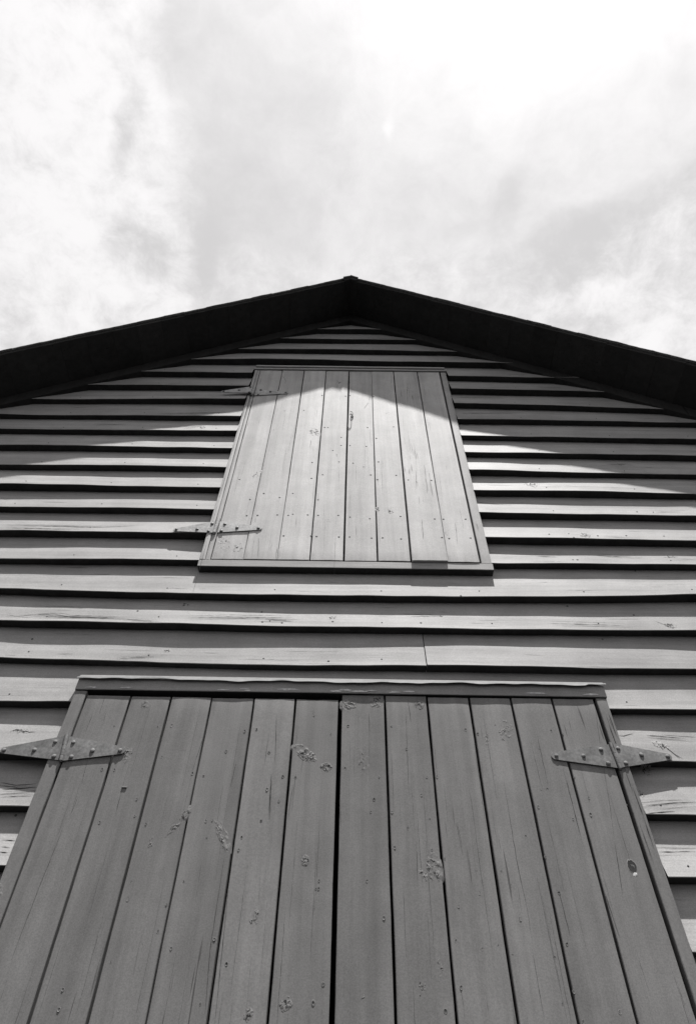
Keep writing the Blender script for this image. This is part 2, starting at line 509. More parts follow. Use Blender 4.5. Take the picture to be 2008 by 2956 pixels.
DOOR_PITS = [(-0.289,2.101),(-0.242,2.021),(-0.235,1.902),(-0.193,1.943),(-0.198,1.867),(-0.241,1.809),(-0.156,1.94),(-0.113,2.155),(-0.057,2.087),(-0.103,2.017),(-0.003,2.119),(0.133,2.123),(0.176,2.041),(0.311,2.039),(0.364,2.111),(0.4,2.098),(0.261,1.952),(0.23,1.948),(0.074,1.877),(0.064,1.839),(0.124,1.84),(0.229,1.821),(0.166,1.794),(0.09,1.947),(-0.011,1.973),(0.21,1.892),(0.26,1.714),(-0.08,1.631),(-0.073,1.651),(0.093,1.564),(0.283,1.594),(0.308,1.573),(0.268,1.515),(0.331,1.498),(0.27,1.417),(0.228,1.37),(-0.074,1.381),(-0.053,1.419),(0.127,1.74),(0.34,1.627),(0.34,1.676),(0.227,1.735),(0.052,1.652),(-0.736,2.107),(-0.6,2.106),(-0.556,2.109),(-0.373,2.024),(-0.326,2.095),(-0.46,1.948),(-0.427,1.941),(-0.562,1.999),(-0.693,1.956),(-0.604,1.866),(-0.597,1.817),(-0.69,1.797),(-0.56,1.794),(-0.512,1.727),(-0.396,1.806),(-0.378,1.808),(-0.385,1.758),(-0.29,1.761),(-0.293,1.727),(-0.73,1.957),(0.364,2.112),(0.459,2.128),(0.631,2.111),(0.666,2.101),(0.581,2.05),(0.666,1.954),(0.691,1.892),(0.559,1.915),(0.577,1.914),(0.54,1.862),(0.629,1.827),(0.488,1.776),(0.53,1.721),(0.406,1.684),(0.34,1.678),(0.34,1.627),(0.426,1.647),(0.435,1.567),(0.284,1.595),(0.307,1.573),(0.358,1.523),(0.331,1.499),(0.37,1.506),(0.401,1.486),(0.269,1.417),(0.268,1.515),(0.538,1.512),(0.683,1.842),(0.545,1.63),(0.626,1.374),(0.498,1.39),(0.537,1.354),(0.53,1.412),(0.502,1.483),(-0.559,1.638),(-0.558,1.598),(-0.457,1.587),(-0.464,1.525),(-0.496,1.494),(-0.424,1.488),(-0.323,1.51),(-0.562,1.457),(-0.333,1.376),(-0.285,1.457),(-0.656,1.399),(-0.652,1.36),(-0.198,1.869),(-0.243,1.809),(-0.073,1.631),(-0.053,1.418),(-0.074,1.381),(-0.425,1.644)]
DOOR_CRACKS = [[(-0.232,2.157),(-0.22,1.99)],[(-0.227,1.95),(-0.218,1.815)],[(0.18,2.165),(0.174,1.889)],[(0.19,2.224),(0.195,2.136)],[(0.304,1.815),(0.31,1.746)],[(-0.159,1.838),(-0.155,1.961)],[(0.308,1.608),(0.311,1.513)],[(0.3,1.454),(0.306,1.377)],[(0.187,1.759),(0.183,1.643)],[(-0.798,2.221),(-0.796,2.147)],[(-0.783,1.99),(-0.776,1.911)],[(-0.781,1.911),(-0.778,1.823)],[(-0.653,1.885),(-0.652,1.821)],[(-0.444,2.125),(-0.463,1.956)],[(-0.337,1.988),(-0.342,1.909)],[(-0.228,1.95),(-0.22,1.815)],[(-0.817,2.147),(-0.819,2.074)],[(0.793,2.196),(0.772,2.069)],[(0.761,1.99),(0.748,1.885),(0.73,1.776)],[(0.729,1.767),(0.709,1.629)],[(0.455,1.939),(0.452,1.716),(0.456,1.587),(0.455,1.523)],[(0.451,1.499),(0.45,1.362)],[(0.584,2.099),(0.582,1.931)],[(0.64,1.952),(0.638,1.788)],[(0.664,1.636),(0.672,1.526)],[(0.82,2.038),(0.813,1.849)],[(0.307,1.6),(0.311,1.514)],[(0.302,1.809),(0.309,1.722)],[(0.546,1.634),(0.55,1.531)],[(-0.785,1.786),(-0.794,1.621),(-0.8,1.456)],[(-0.329,1.708),(-0.329,1.484),(-0.318,1.358)],[(-0.307,1.653),(-0.293,1.34)],[(-0.773,1.871),(-0.778,1.814)],[(-0.161,1.919),(-0.166,1.817)],[(-0.227,1.91),(-0.222,1.83)]]
LOFT_CRACKS = [[(-0.389,3.02),(-0.377,2.898)],[(0.301,3.152),(0.297,3.007)],[(0.445,3.14),(0.437,2.996)],[(0.091,4.299),(0.087,4.236)],[(0.084,4.223),(0.056,4.149)],[(-0.426,4.548),(-0.399,4.473),(-0.402,4.432)],[(-0.306,2.966),(-0.305,2.893)],[(0.302,3.534),(0.293,3.376)],[(-0.214,3.816),(-0.216,3.734)],[(0.309,4.478),(0.301,4.216)]]
SIDING_CRACKS = [[(-1.51,3.092),(-1.227,3.095),(-1.065,3.092),(-0.927,3.11)],[(-1.502,3.073),(-1.36,3.07),(-1.189,3.066)],[(-1.585,3.297),(-1.548,3.292)],[(-1.299,2.583),(-1.222,2.573),(-1.16,2.584),(-1.096,2.587),(-1.051,2.575),(-0.805,2.568)],[(-1.131,2.57),(-0.903,2.572),(-0.87,2.569)],[(-0.836,2.565),(-0.72,2.553)],[(-0.603,2.577),(-0.442,2.589),(-0.213,2.591)],[(-0.318,2.575),(-0.212,2.569)],[(-0.81,2.385),(-0.683,2.399)],[(-1.353,3.949),(-1.308,3.957),(-1.205,3.964)],[(-0.89,3.909),(-0.828,3.946),(-0.79,3.963)],[(-1.074,4.052),(-0.61,4.095)],[(0.568,4.31),(0.667,4.305),(0.867,4.31)],[(0.559,4.119),(0.692,4.127),(0.936,4.145)],[(1.422,3.623),(1.469,3.618)],[(1.252,3.648),(1.342,3.659),(1.38,3.641)],[(0.81,3.48),(0.85,3.42)],[(0.756,2.955),(0.845,2.95)],[(0.994,2.967),(1.075,2.962),(1.156,2.961)],[(1.282,2.959),(1.347,2.965)],[(0.97,2.453),(0.971,2.419),(0.969,2.382)],[(1.125,2.603),(1.157,2.576),(1.168,2.563),(1.193,2.564)],[(0.183,2.62),(0.311,2.626)],[(0.35,2.441),(0.392,2.408),(0.419,2.377)],[(0.721,2.581),(0.842,2.579),(1.002,2.573)],[(0.56,3.317),(0.678,3.308)],[(0.266,2.467),(0.352,2.461)],[(-1.059,2.098),(-1.048,2.103),(-1.035,2.1)],[(-1.028,2.091),(-1.017,2.097),(-1.005,2.092),(-0.983,2.093)],[(0.845,2.116),(0.864,2.114),(0.899,2.126)],[(0.937,2.118),(0.956,2.116),(1.002,2.113),(1.057,2.109)],[(0.973,2.084),(0.99,2.053),(1.005,2.026)],[(0.989,2.05),(1.014,2.026)],[(0.852,1.877),(0.939,1.888),(1.004,1.891)],[(0.848,1.851),(0.929,1.859)],[(0.847,1.749),(0.951,1.753)],[(-1.026,1.925),(-0.977,1.916),(-0.921,1.922)],[(-1.012,1.901),(-0.959,1.904),(-0.912,1.91)],[(-1.003,1.873),(-0.966,1.876),(-0.909,1.879)],[(-0.951,1.753),(-0.912,1.752)],[(-0.942,1.732),(-0.916,1.729)],[(-0.938,1.716),(-0.914,1.714)],[(-1.061,2.096),(-1.046,2.1),(-1.025,2.096),(-1.004,2.091),(-0.985,2.093)]]
SIDING_KNOTS = [(0.838,3.461,0.038,0.028,-20,0.005),(0.988,3.08,0.023,0.021,0,0.005),(1.312,2.964,0.021,0.013,0,0.004),(0.379,2.423,0.034,0.028,-40,0.004),(1.17,2.574,0.022,0.015,0,0.006),(-0.79,3.929,0.014,0.017,0,0.008),(1.319,3.652,0.022,0.016,0,0.003),(0.876,2.464,0.016,0.012,0,0.003),(-1.034,2.094,0.03,0.011,0,0.003),(0.968,2.077,0.028,0.015,-30,0.004),(0.904,2.005,0.016,0.018,0,0.004),(-0.067,2.598,0.017,0.011,0,0.004),(0.336,2.617,0.01,0.009,0,0.003),(-0.648,2.433,0.014,0.01,0,0.003),(-0.629,2.664,0.017,0.014,0,0.003),(0.85,1.919,0.015,0.014,0,0.003)]
SIDING_NAILS = [(-1.144,2.481),(-0.797,2.617),(-0.334,2.624),(-0.323,2.562),(-0.066,2.571),(0.258,2.571),(0.419,2.705),(0.828,2.69),(0.291,2.39),(0.759,2.402),(0.856,2.404),(-0.075,2.389),(-0.885,2.18),(1.265,3.25),(1.042,3.075),(1.165,3.081),(0.934,3.053),(0.837,3.08),(0.921,2.929),(1.153,2.896),(-0.874,2.182),(-0.251,2.559),(0.916,2.526),(-0.949,1.833),(0.797,1.878),(-0.875,2.186),(-0.45,2.887),(1.062,2.638)]


# ------------------------------------------------------------------ ground
rng = random.Random(5)
m_ground, t, p = new_mat('trodden_earth')
tc = t.n('ShaderNodeTexCoord')
g = t.noise(tc.outputs['Object'], 3.0, 8.0, 0.65)
g2 = t.noise(tc.outputs['Object'], 70.0, 4.0, 0.7)
v = t.math('MULTIPLY', t.step(g, 0.3, 0.7, 0.010, 0.022), t.step(g2, 0.25, 0.75, 0.6, 1.3))
c = t.n('ShaderNodeCombineColor')
t.l(v, c.inputs[0]); t.l(v, c.inputs[1]); t.l(v, c.inputs[2])
t.l(c.outputs[0], p.inputs['Base Color'])
p.inputs['Roughness'].default_value = 0.95
b = t.n('ShaderNodeBump'); b.inputs['Distance'].default_value = 0.03
t.l(g2, b.inputs['Height']); t.l(b.outputs[0], p.inputs['Normal'])
mb = MB()
R = [0, 4, 8, 14, 30, 80, 250, 800]
grid = sorted({-r for r in R} | set(R))
ids = {(i, j): mb.add(x, 0.0 if abs(x) < 9 and abs(y) < 12 else 0.25*nz(x*.05, y*.05, 3), -y)
       for i, x in enumerate(grid) for j, y in enumerate(grid)}
for i in range(len(grid)-1):
    for j in range(len(grid)-1):
        mb.face((ids[i, j], ids[i+1, j], ids[i+1, j+1], ids[i, j+1]))
ground = mb.build('ground', m_ground)
ground['kind'] = 'structure'
ground['label'] = 'bare dark earth in front of the barn'
ground['category'] = 'ground'

# ------------------------------------------------------------------ the barn
barn = empty('barn', (0, 0, 0))
barn['label'] = 'grey painted timber barn with lapped siding, plank doors and a dark gable roof'
barn['category'] = 'barn'

HALF, DEPTH = 3.0, 7.0
RX = -0.03                                   # ridge
RZ = 5.42                                    # underside of the roof boards at the ridge
SL, SR = 0.642, 0.668
def roof_z(x):
    return RZ - (SL*(RX-x) if x < RX else SR*(x-RX))

# clapboard butts: height of each lower edge at x = -1.4, 0, 1.4
BUTTS = [(5.345, 5.345, 5.345), (5.187, 5.187, 5.182), (5.033, 5.036, 5.030), (4.868, 4.875, 4.860), (4.695, 4.711, 4.688),
         (4.532, 4.535, 4.512), (4.366, 4.372, 4.352), (4.205, 4.213, 4.180), (4.032, 4.036, 4.032),
         (3.878, 3.878, 3.866), (3.720, 3.718, 3.706), (3.552, 3.554, 3.547), (3.384, 3.386, 3.386),
         (3.222, 3.222, 3.219), (3.054, 3.052, 3.049), (2.883, 2.893, 2.903), (2.710, 2.696, 2.727),
         (2.547, 2.539, 2.550), (2.383, 2.367, 2.375), (2.197, 2.200, 2.210), (2.008, 2.01, 2.022),
         (1.844, 1.846, 1.848), (1.675, 1.675, 1.675), (1.502, 1.502, 1.502)]
z = 1.502
while z > 0.17:
    z -= 0.168
    BUTTS.append((z, z, z))
NB = len(BUTTS)
brng = random.Random(11)
SEED = [brng.uniform(0, 500) for _ in range(NB)]
TH = [0.0355+brng.uniform(-0.004, 0.004) for _ in range(NB)]
def butt_z(k, x):
    a, b, c = BUTTS[k]
    u = max(-1.6, min(1.6, x/1.4))
    zz = b + (c-a)/2*u + ((a+c)/2-b)*min(u*u, 1.6)
    return zz + 0.0034*nz(x*1.7, SEED[k], 0) + 0.0017*nz(x*9, SEED[k], 4)
def butt_t(k, x):
    return TH[k]*(1 + 0.30*nz(x*1.0, SEED[k], 8) + 0.08*nz(x*4, SEED[k], 12))
def face_p(k, x, s):
    """outward distance of board k at s = 0 (butt) .. 1 (just under the next butt)"""
    t_ = butt_t(k, x)
    return t_*max(0.0, 1-s)**1.05 + 0.0016*nz(x*1.9, s*2.5+k*9, SEED[k])
def siding_p(x, z):
    for k in range(NB):
        zb = butt_z(k, x)
        if z >= zb:
            zt = butt_z(k-1, x) if k else zb+0.17
            return face_p(k, x, (z-zb)/(zt-zb))
    return 0.0

HOLES = [(-0.604, 0.558, 2.866, 4.640), (-0.885, 0.8425, 0.0, 2.262)]
JOINT_K, JOINT_X = 18, 0.2635                 # the one butt joint seen in the gable

def siding(mb, x0, x1, clip=True, holes=HOLES, step=0.03, detail=True, top=0):
    xs0 = []
    n = int((x1-x0)/step)
    xs0 = [x0+(x1-x0)*i/n for i in range(n+1)]
    for h in holes:
        xs0 += [h[0], h[1]]
    S = [0.0, 0.05, 0.12, 0.2, 0.28, 0.36, 0.44, 0.52, 0.6, 0.68, 0.76, 0.84, 0.92, 1.0, 1.1]
    for k in range(top, NB):
        spans = [(x0, x1)]
        if detail and k == JOINT_K: spans = [(x0, JOINT_X-0.0015), (JOINT_X+0.0015, x1)]
        for si, (a, b) in enumerate(spans):
            mb.board(brng)
            xs = sorted({round(x, 5) for x in xs0 if a < x < b} | {a, b})
            lift = 0.004 if si == 1 else 0.0
            rows = []
            for x in xs:
                zb = butt_z(k, x) - lift*0.0
                zt = butt_z(k-1, x) if k else zb+0.17
                t_ = butt_t(k, x)+lift
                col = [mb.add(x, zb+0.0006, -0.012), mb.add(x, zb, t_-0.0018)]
                for s in S:
                    p = face_p(k, x, s) + lift*max(0, 1-s)
                    zz = zb+(zt-zb)*s
                    if s == 0: zz += 0.0018
                    col.append(mb.add(x, zz, p if s <= 1 else -0.002))
                col.append(mb.add(x, zb+(zt-zb)*1.1, -0.012))
                rows.append(col)
            def inside(x, z):
                return any(h[0] < x < h[1] and h[2] < z < h[3] for h in holes)
            L = len(rows[0])
            for r, q in zip(rows, rows[1:]):
                for j in range(L-1):
                    c = [mb.v[i] for i in (r[j], q[j], q[j+1], r[j+1])]
                    X = sum(i[0] for i in c)/4; Z = sum(i[2] for i in c)/4
                    if inside(X, Z): continue
                    if clip and Z > roof_z(X)+0.012: continue
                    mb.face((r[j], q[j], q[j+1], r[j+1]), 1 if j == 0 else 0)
            for e_, col in ((0, rows[0]), (1, rows[-1][::-1])):
                if not clip or mb.v[col[0]][2] < roof_z(mb.v[col[0]][0])-.15: mb.face(col)

mb = MB()
siding(mb, -HALF, HALF)
for x, z, rx, rz, an, am in SIDING_KNOTS:
    knot(mb, x, z, rx, rz, an, am, siding_p, brng, 2, 0.16)
for pts in SIDING_CRACKS:
    crack(mb, pts, brng.uniform(.0020, .0042), siding_p, brng, 2)
    if abs(pts[0][0]-pts[-1][0]) > .09:       # finer companions along the grain
        for _ in range(3):
            d_ = brng.choice((-1, 1))*brng.uniform(.004, .014); c_ = brng.uniform(-.05, .05)
            crack(mb, [(a+c_, b+d_) for a, b in pts], brng.uniform(.0007, .0018), siding_p, brng, 2)
for x, z in SIDING_NAILS:
    nail(mb, x, z, 0.0042, siding_p, brng, 3)
def in_hole(x, z):
    return any(h[0]-.02 < x < h[1]+.02 and h[2]-.02 < z < h[3]+.02 for h in HOLES)
for k in range(NB):                           # nails into the studs
    for st in range(-7, 8):
        x = st*0.406+0.1+brng.uniform(-.02, .02)
        z = butt_z(k, x)+0.034+brng.uniform(-.006, .006)
        if in_hole(x, z) or z > roof_z(x)-0.09: continue
        nail(mb, x, z, 0.0030, siding_p, brng, 3)
for _ in range(230):                          # fine checks along the grain
    k = brng.randrange(4, NB); x = brng.uniform(-2.2, 2.2)
    s = brng.uniform(.04, .7); L = brng.uniform(.03, .22)
    pts = []
    for q in range(4):
        xx = x+L*q/3
        zb, zt = butt_z(k, xx), butt_z(k-1, xx)
        pts.append((xx, zb+(zt-zb)*s+brng.uniform(-.0012, .0012)))
    if any(in_hole(*q) or q[1] > roof_z(q[0])-.1 for q in pts): continue
    crack(mb, pts, brng.uniform(.0007, .0016), siding_p, brng, 2)
mb.build('siding', [M_SIDING, M_UNDERSHADE, M_CRACK, M_NAIL], barn)

# side walls of the same lapped boards, plain back wall, corner boards
def turned(mb_, fn):
    mb_.v = [fn(*q) for q in mb_.v]
    return mb_
for sgn in (-1, 1):
    q = MB()
    siding(q, 0.02, DEPTH, clip=False, holes=[], step=0.25, detail=False, top=13)
    if sgn < 0: turned(q, lambda x, y, z: (-HALF+y, x, z))
    else: turned(q, lambda x, y, z: (HALF-y, x, z)); 
    o = q.build('side_wall', [M_SIDING, M_UNDERSHADE, M_CRACK, M_NAIL], barn)
q = MB()
ps = [(-HALF, 0.0), (HALF, 0.0), (HALF, roof_z(HALF)-.004), (RX, RZ-.004), (-HALF, roof_z(-HALF)-.004)]
for pp in (-DEPTH, -DEPTH+0.03):
    q.face([q.add(x, z, pp) for x, z in (ps if pp > -DEPTH else ps[::-1])])
for k in range(5):
    q.face((k, (k+1) % 5, 5+(4-(k+1)) % 5, 5+(4-k) % 5))
q.build('back_wall', M_SIDING, barn)
for sgn in (-1, 1):
    q = MB()
    vboard(q, brng, (sgn*(HALF+.0)-.06, sgn*HALF+.06), (sgn*HALF-.06, sgn*HALF+.06), roof_z(sgn*HALF)-.05, 0.02, lambda x, z: 0.058, th=0.02, step=0.3)
    q.build('corner_board', M_TRIM_Z, barn)
q = MB()
q.box(-HALF+.03, -0.91, -0.05, 0.19, -.3, -.014); q.build('foundation_wall', M_IN, barn)
q = MB()
q.box(0.845, HALF-.03, -0.05, 0.19, -.3, -.014); q.build('foundation_wall', M_IN, barn)
q = MB()
q.box(-HALF+.02, HALF-.02, 0.012, 0.03, -DEPTH+.04, -0.06)
q.build('floor_boards', M_IN, barn)

# ------------------------------------------------------------------ roof
FRONT = 0.28
def roof_slope(mb, side, t0, t1, p_front, p_back, widths, ragged, rng, mat=0, lo=None):
    """boards laid parallel to the ridge... each a slab with its own front end"""
    sl = SL if side < 0 else SR
    ln = math.hypot(1, sl)
    ux, uz = side/ln, -sl/ln                  # down the slope
    nx, nz_ = side*sl/ln, 1/ln                # outward normal
    d = d0 = -t1*sl                           # run the boards up until both slopes meet
    L = 3.45*ln
    while d < L:
        wd = rng.uniform(*widths) if d != d0 else 0.06
        e = min(d+wd, L)
        h0 = t0+rng.uniform(-ragged[0], ragged[0]); h1 = t1+rng.uniform(-ragged[0], ragged[0])*.6
        pf = p_front+rng.uniform(-ragged[1], ragged[1])+(0.010 if d == d0 else 0)
        mb.board(rng)
        n = max(1, int((e-d)/0.02))
        a = 0.0003
        fr, bk = [], []
        for i in range(n+1):
            s = d+a+(e-d-2*a)*i/n
            wob = ragged[2]*(nz(s*16, side*9, 2)+.6*nz(s*60, side*5, 7))
            c = []
            for hh in (h0, h1):
                c.append(mb.add(RX+ux*s+nx*hh, RZ+uz*s+nz_*hh, pf+wob))
                c.append(mb.add(RX+ux*s+nx*hh, RZ+uz*s+nz_*hh, p_back))
            fr.append(c)
        for u, v_ in zip(fr, fr[1:]):
            mb.face((u[0], v_[0], v_[1], u[1]), mat); mb.face((u[2], u[3], v_[3], v_[2]), mat)
            mb.face((u[0], u[2], v_[2], v_[0]), mat); mb.face((u[1], v_[1], v_[3], u[3]), mat)
        u = fr[0]; mb.face((u[0], u[1], u[3], u[2]), mat)
        u = fr[-1]; mb.face((u[0], u[2], u[3], u[1]), mat)
        d = e
rrng = random.Random(3)
mb = MB()
for side in (-1, 1):
    roof_slope(mb, side, 0.0, 0.021, FRONT, -DEPTH-.2, (.135, .15), (.0011, .002, .0006), rrng)
roof = mb.build('roof', [M_SOFFIT, M_SHINGLE], barn, smooth=0)
mb = MB()
for side in (-1, 1):
    for lay_, (a, b_) in enumerate(((0.0235, 0.0275), (0.0285, 0.034))):
        roof_slope(mb, side, a, b_, FRONT+.008+.004*lay_, -DEPTH-.2, (.12, .17), (.0006, .0015, .002), rrng, mat=0)
q0 = len(mb.v)
shingles = mb.build('shingle_layer', M_SHINGLE, roof, smooth=0)
mb = MB()                                     # ridge cap
mb.board(rrng)
n = 40
rows = []
for i in range(n+1):
    y = FRONT-.035 - (DEPTH+.2+FRONT)*i/n
    r = []
    for dx in (-.14, -.07, 0, .07, .14):
        sl = SL if dx < 0 else SR
        r.append(mb.add(RX+dx, RZ-abs(dx)*sl+0.0425+.0005*nz(dx*20, i*1.3, 1), y))
    for dx in (.14, .07, 0, -.07, -.14):
        sl = SL if dx < 0 else SR
        r.append(mb.add(RX+dx, RZ-abs(dx)*sl+0.030, y))
    rows.append(r)
for a, b_ in zip(rows, rows[1:]):
    for k in range(10):
        mb.face((a[k], b_[k], b_[(k+1) % 10], a[(k+1) % 10]))
mb.face(rows[0]); mb.face(rows[-1][::-1])
mb.build('ridge_cap', M_SHINGLE, roof, smooth=0)

# sloping frieze boards under the roof, hiding the ends of the siding
for side in (-1, 1):
    sl = SL if side < 0 else SR
    q = MB(); q.board(rrng)
    ln = math.hypot(1, sl)
    rows = []
    n = 90
    for i in range(n+1):
        x = RX+side*(3.1*i/n) if i else RX
        zt = RZ-sl*abs(x-RX)-0.002
        zb = zt-0.078*ln+0.0015*nz(x*4, side, 3)
        pp = 0.040+0.001*nz(x*3, side, 7)
        rows.append([q.add(x, zt, -0.01), q.add(x, zt, pp), q.add(x, zb+.002, pp), q.add(x, zb, pp-.002), q.add(x, zb, -0.01)])
    for a, b_ in zip(rows, rows[1:]):
        for k in range(5):
            q.face((a[k], a[(k+1) % 5], b_[(k+1) % 5], b_[k]) if side > 0 else (a[k], b_[k], b_[(k+1) % 5], a[(k+1) % 5]))
    q.face(rows[-1]); q.face(rows[0][::-1])
    q.build('frieze_board', M_SOFFIT, barn)

# ------------------------------------------------------------------ loft door and its frame
lrng = random.Random(21)
def loft_p(x, z):
    return 0.014+0.031*(4.616-z)/1.73
LX = [(-0.5650, -0.5660), (-0.432, -0.436), (-0.300, -0.300), (-0.168, -0.168), (-0.0305, -0.0315), (0.106, 0.105),
      (0.238, 0.240), (0.3805, 0.387), (0.5125, 0.5150)]
LGAP = [(0.0040, 0.0022), (0.0056, 0.0012), (0.0046, 0.0054), (0.0070, 0.0072), (0.0010, 0.0058), (0.0056, 0.0062), (0.0064, 0.0016)]
prd = [lrng.uniform(-.0012, .0012) for _ in range(8)]
def board_of(x, z):
    f = (4.616-z)/1.73
    for k in range(8):
        if x < LX[k+1][0]+(LX[k+1][1]-LX[k+1][0])*f: return k
    return 7
def loft_face(x, z, k=None):
    if k is None: k = board_of(x, z)
    f = max(0, (4.616-z)/1.73)
    return loft_p(x, z)+prd[k] + (0.012*f**1.5 if k == 6 else 0.0) + (0.004*f if k == 7 else 0)
mb = MB()
for k in range(8):
    gl = LGAP[k-1] if k else (0.002, 0.002)
    gr = LGAP[k] if k < 7 else (0.002, 0.002)
    xt = (LX[k][0]+gl[0]/2, LX[k+1][0]-gr[0]/2); xb = (LX[k][1]+gl[1]/2, LX[k+1][1]-gr[1]/2)
    zb = {6: 2.8815, 7: 2.8845, 0: 2.8885}.get(k, 2.889)+lrng.uniform(-.001, .001)
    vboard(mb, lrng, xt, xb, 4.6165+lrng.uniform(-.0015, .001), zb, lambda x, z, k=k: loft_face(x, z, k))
for x, z, rx, rz, an, am in LOFT_KNOTS:
    knot(mb, x, z, rx, rz, an, am, loft_face, lrng, 1, 0.10)
for pts in LOFT_CRACKS:
    crack(mb, pts, 0.0024, loft_face, lrng, 1)
for x, z in LOFT_NAILS:
    nail(mb, x, z, 0.0044, loft_face, lrng, 2)
for _ in range(60):
    x = lrng.uniform(-.55, .5); z = lrng.uniform(3.0, 4.5); L = lrng.uniform(.05, .3)
    crack(mb, [(x, z), (x+lrng.uniform(-.003, .003), z-L)], lrng.uniform(.0005, .001), loft_face, lrng, 1)
loft = mb.build('loft_door', [M_LOFT, M_CRACK, M_NAIL], barn)
loft['label'] = 'upper loft door of eight pale boards'

fr = empty('loft_frame', (0, 0, 0), barn)
mb = MB()                                      # left jamb: two thin strips and a stop
vboard(mb, lrng, (-0.598, -0.583), (-0.612, -0.590), 4.6165, 2.884, lambda x, z: loft_p(x, z)+0.001, th=0.05, edge=.0015)
vboard(mb, lrng, (-0.5815, -0.5675), (-0.588, -0.5690), 4.6165, 2.884, lambda x, z: loft_p(x, z)-0.001, th=0.05, edge=.001)
for q in range(10):
    z = lrng.uniform(3.0, 4.5)
    crack(mb, [(-0.594-.006*(4.6-z)/1.7, z), (-0.5945-.006*(4.6-z)/1.7, z-lrng.uniform(.1, .4))], .0016, lambda x, z: loft_p(x, z)+.0012, lrng, 1)
mb.build('jamb', [M_TRIM_Z, M_CRACK], fr)
mb = MB()
vboard(mb, lrng, (0.5215, 0.5530), (0.5225, 0.5630), 4.6165, 2.884, lambda x, z: loft_p(x, z)-0.001, th=0.05, edge=.001)
mb.build('jamb', M_TRIM_Z, fr)
mb = MB()
hboard_strip(mb, lrng, -0.602, 0.558, 4.6195, 4.6365, -0.02, 0.021, .001)
hboard_strip(mb, lrng, -0.594, 0.546, 4.6400, 4.6560, -0.02, 0.028, .001)
mb.build('header', M_TRIM_X, fr)
mb = MB()
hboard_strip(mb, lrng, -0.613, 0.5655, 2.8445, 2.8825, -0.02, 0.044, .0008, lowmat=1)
mb.build('sill', [M_TRIM_X, M_UNDERSHADE], fr)
mb = MB()                                      # bridge battens behind the loft boards close the gaps
for za, zc_ in ((2.90, 3.03), (3.66, 3.78), (4.42, 4.55)):
    mb = MB(); mb.box(-0.60, 0.56, za, zc_, -0.075, -0.035)
    mb.build('batten', M_IN, loft)

# hook and eye on the loft door
mb = MB()
hz = loft_face(-.008, 4.05)
ring = [(-0.008+.0060*math.cos(a), 4.052, hz+0.004+.0060*math.sin(a)) for a in [2*math.pi*i/14 for i in range(15)]]
tube(mb, ring, 0.0020, 8)
tube(mb, [(-0.008, 4.052, hz-.006), (-0.008, 4.052, hz+.002)], 0.0024, 8)
tube(mb, [(-0.006, 4.046, hz+.00555), (-0.0035, 4.070, hz+.0055), (-0.003, 4.086, hz+.0055), (-0.0055, 4.099, hz+.0055), (-0.0105, 4.108, hz+.0055), (-0.0155, 4.107, hz+.0055), (-0.017, 4.102, hz+.0055)], 0.0019, 8)
tube(mb, [(-0.008, 4.055, hz+.0055), (-0.009, 4.013, hz+.0055), (-0.010, 3.977, hz+.0055), (-0.0125, 3.948, hz+.0055), (-0.017, 3.930, hz+.0055), (-0.022, 3.929, hz+.0055), (-0.0262, 3.944, hz+.0055), (-0.0262, 3.975, hz+.0055)], 0.0015, 8)
mb.build('hook', M_RUST, loft)

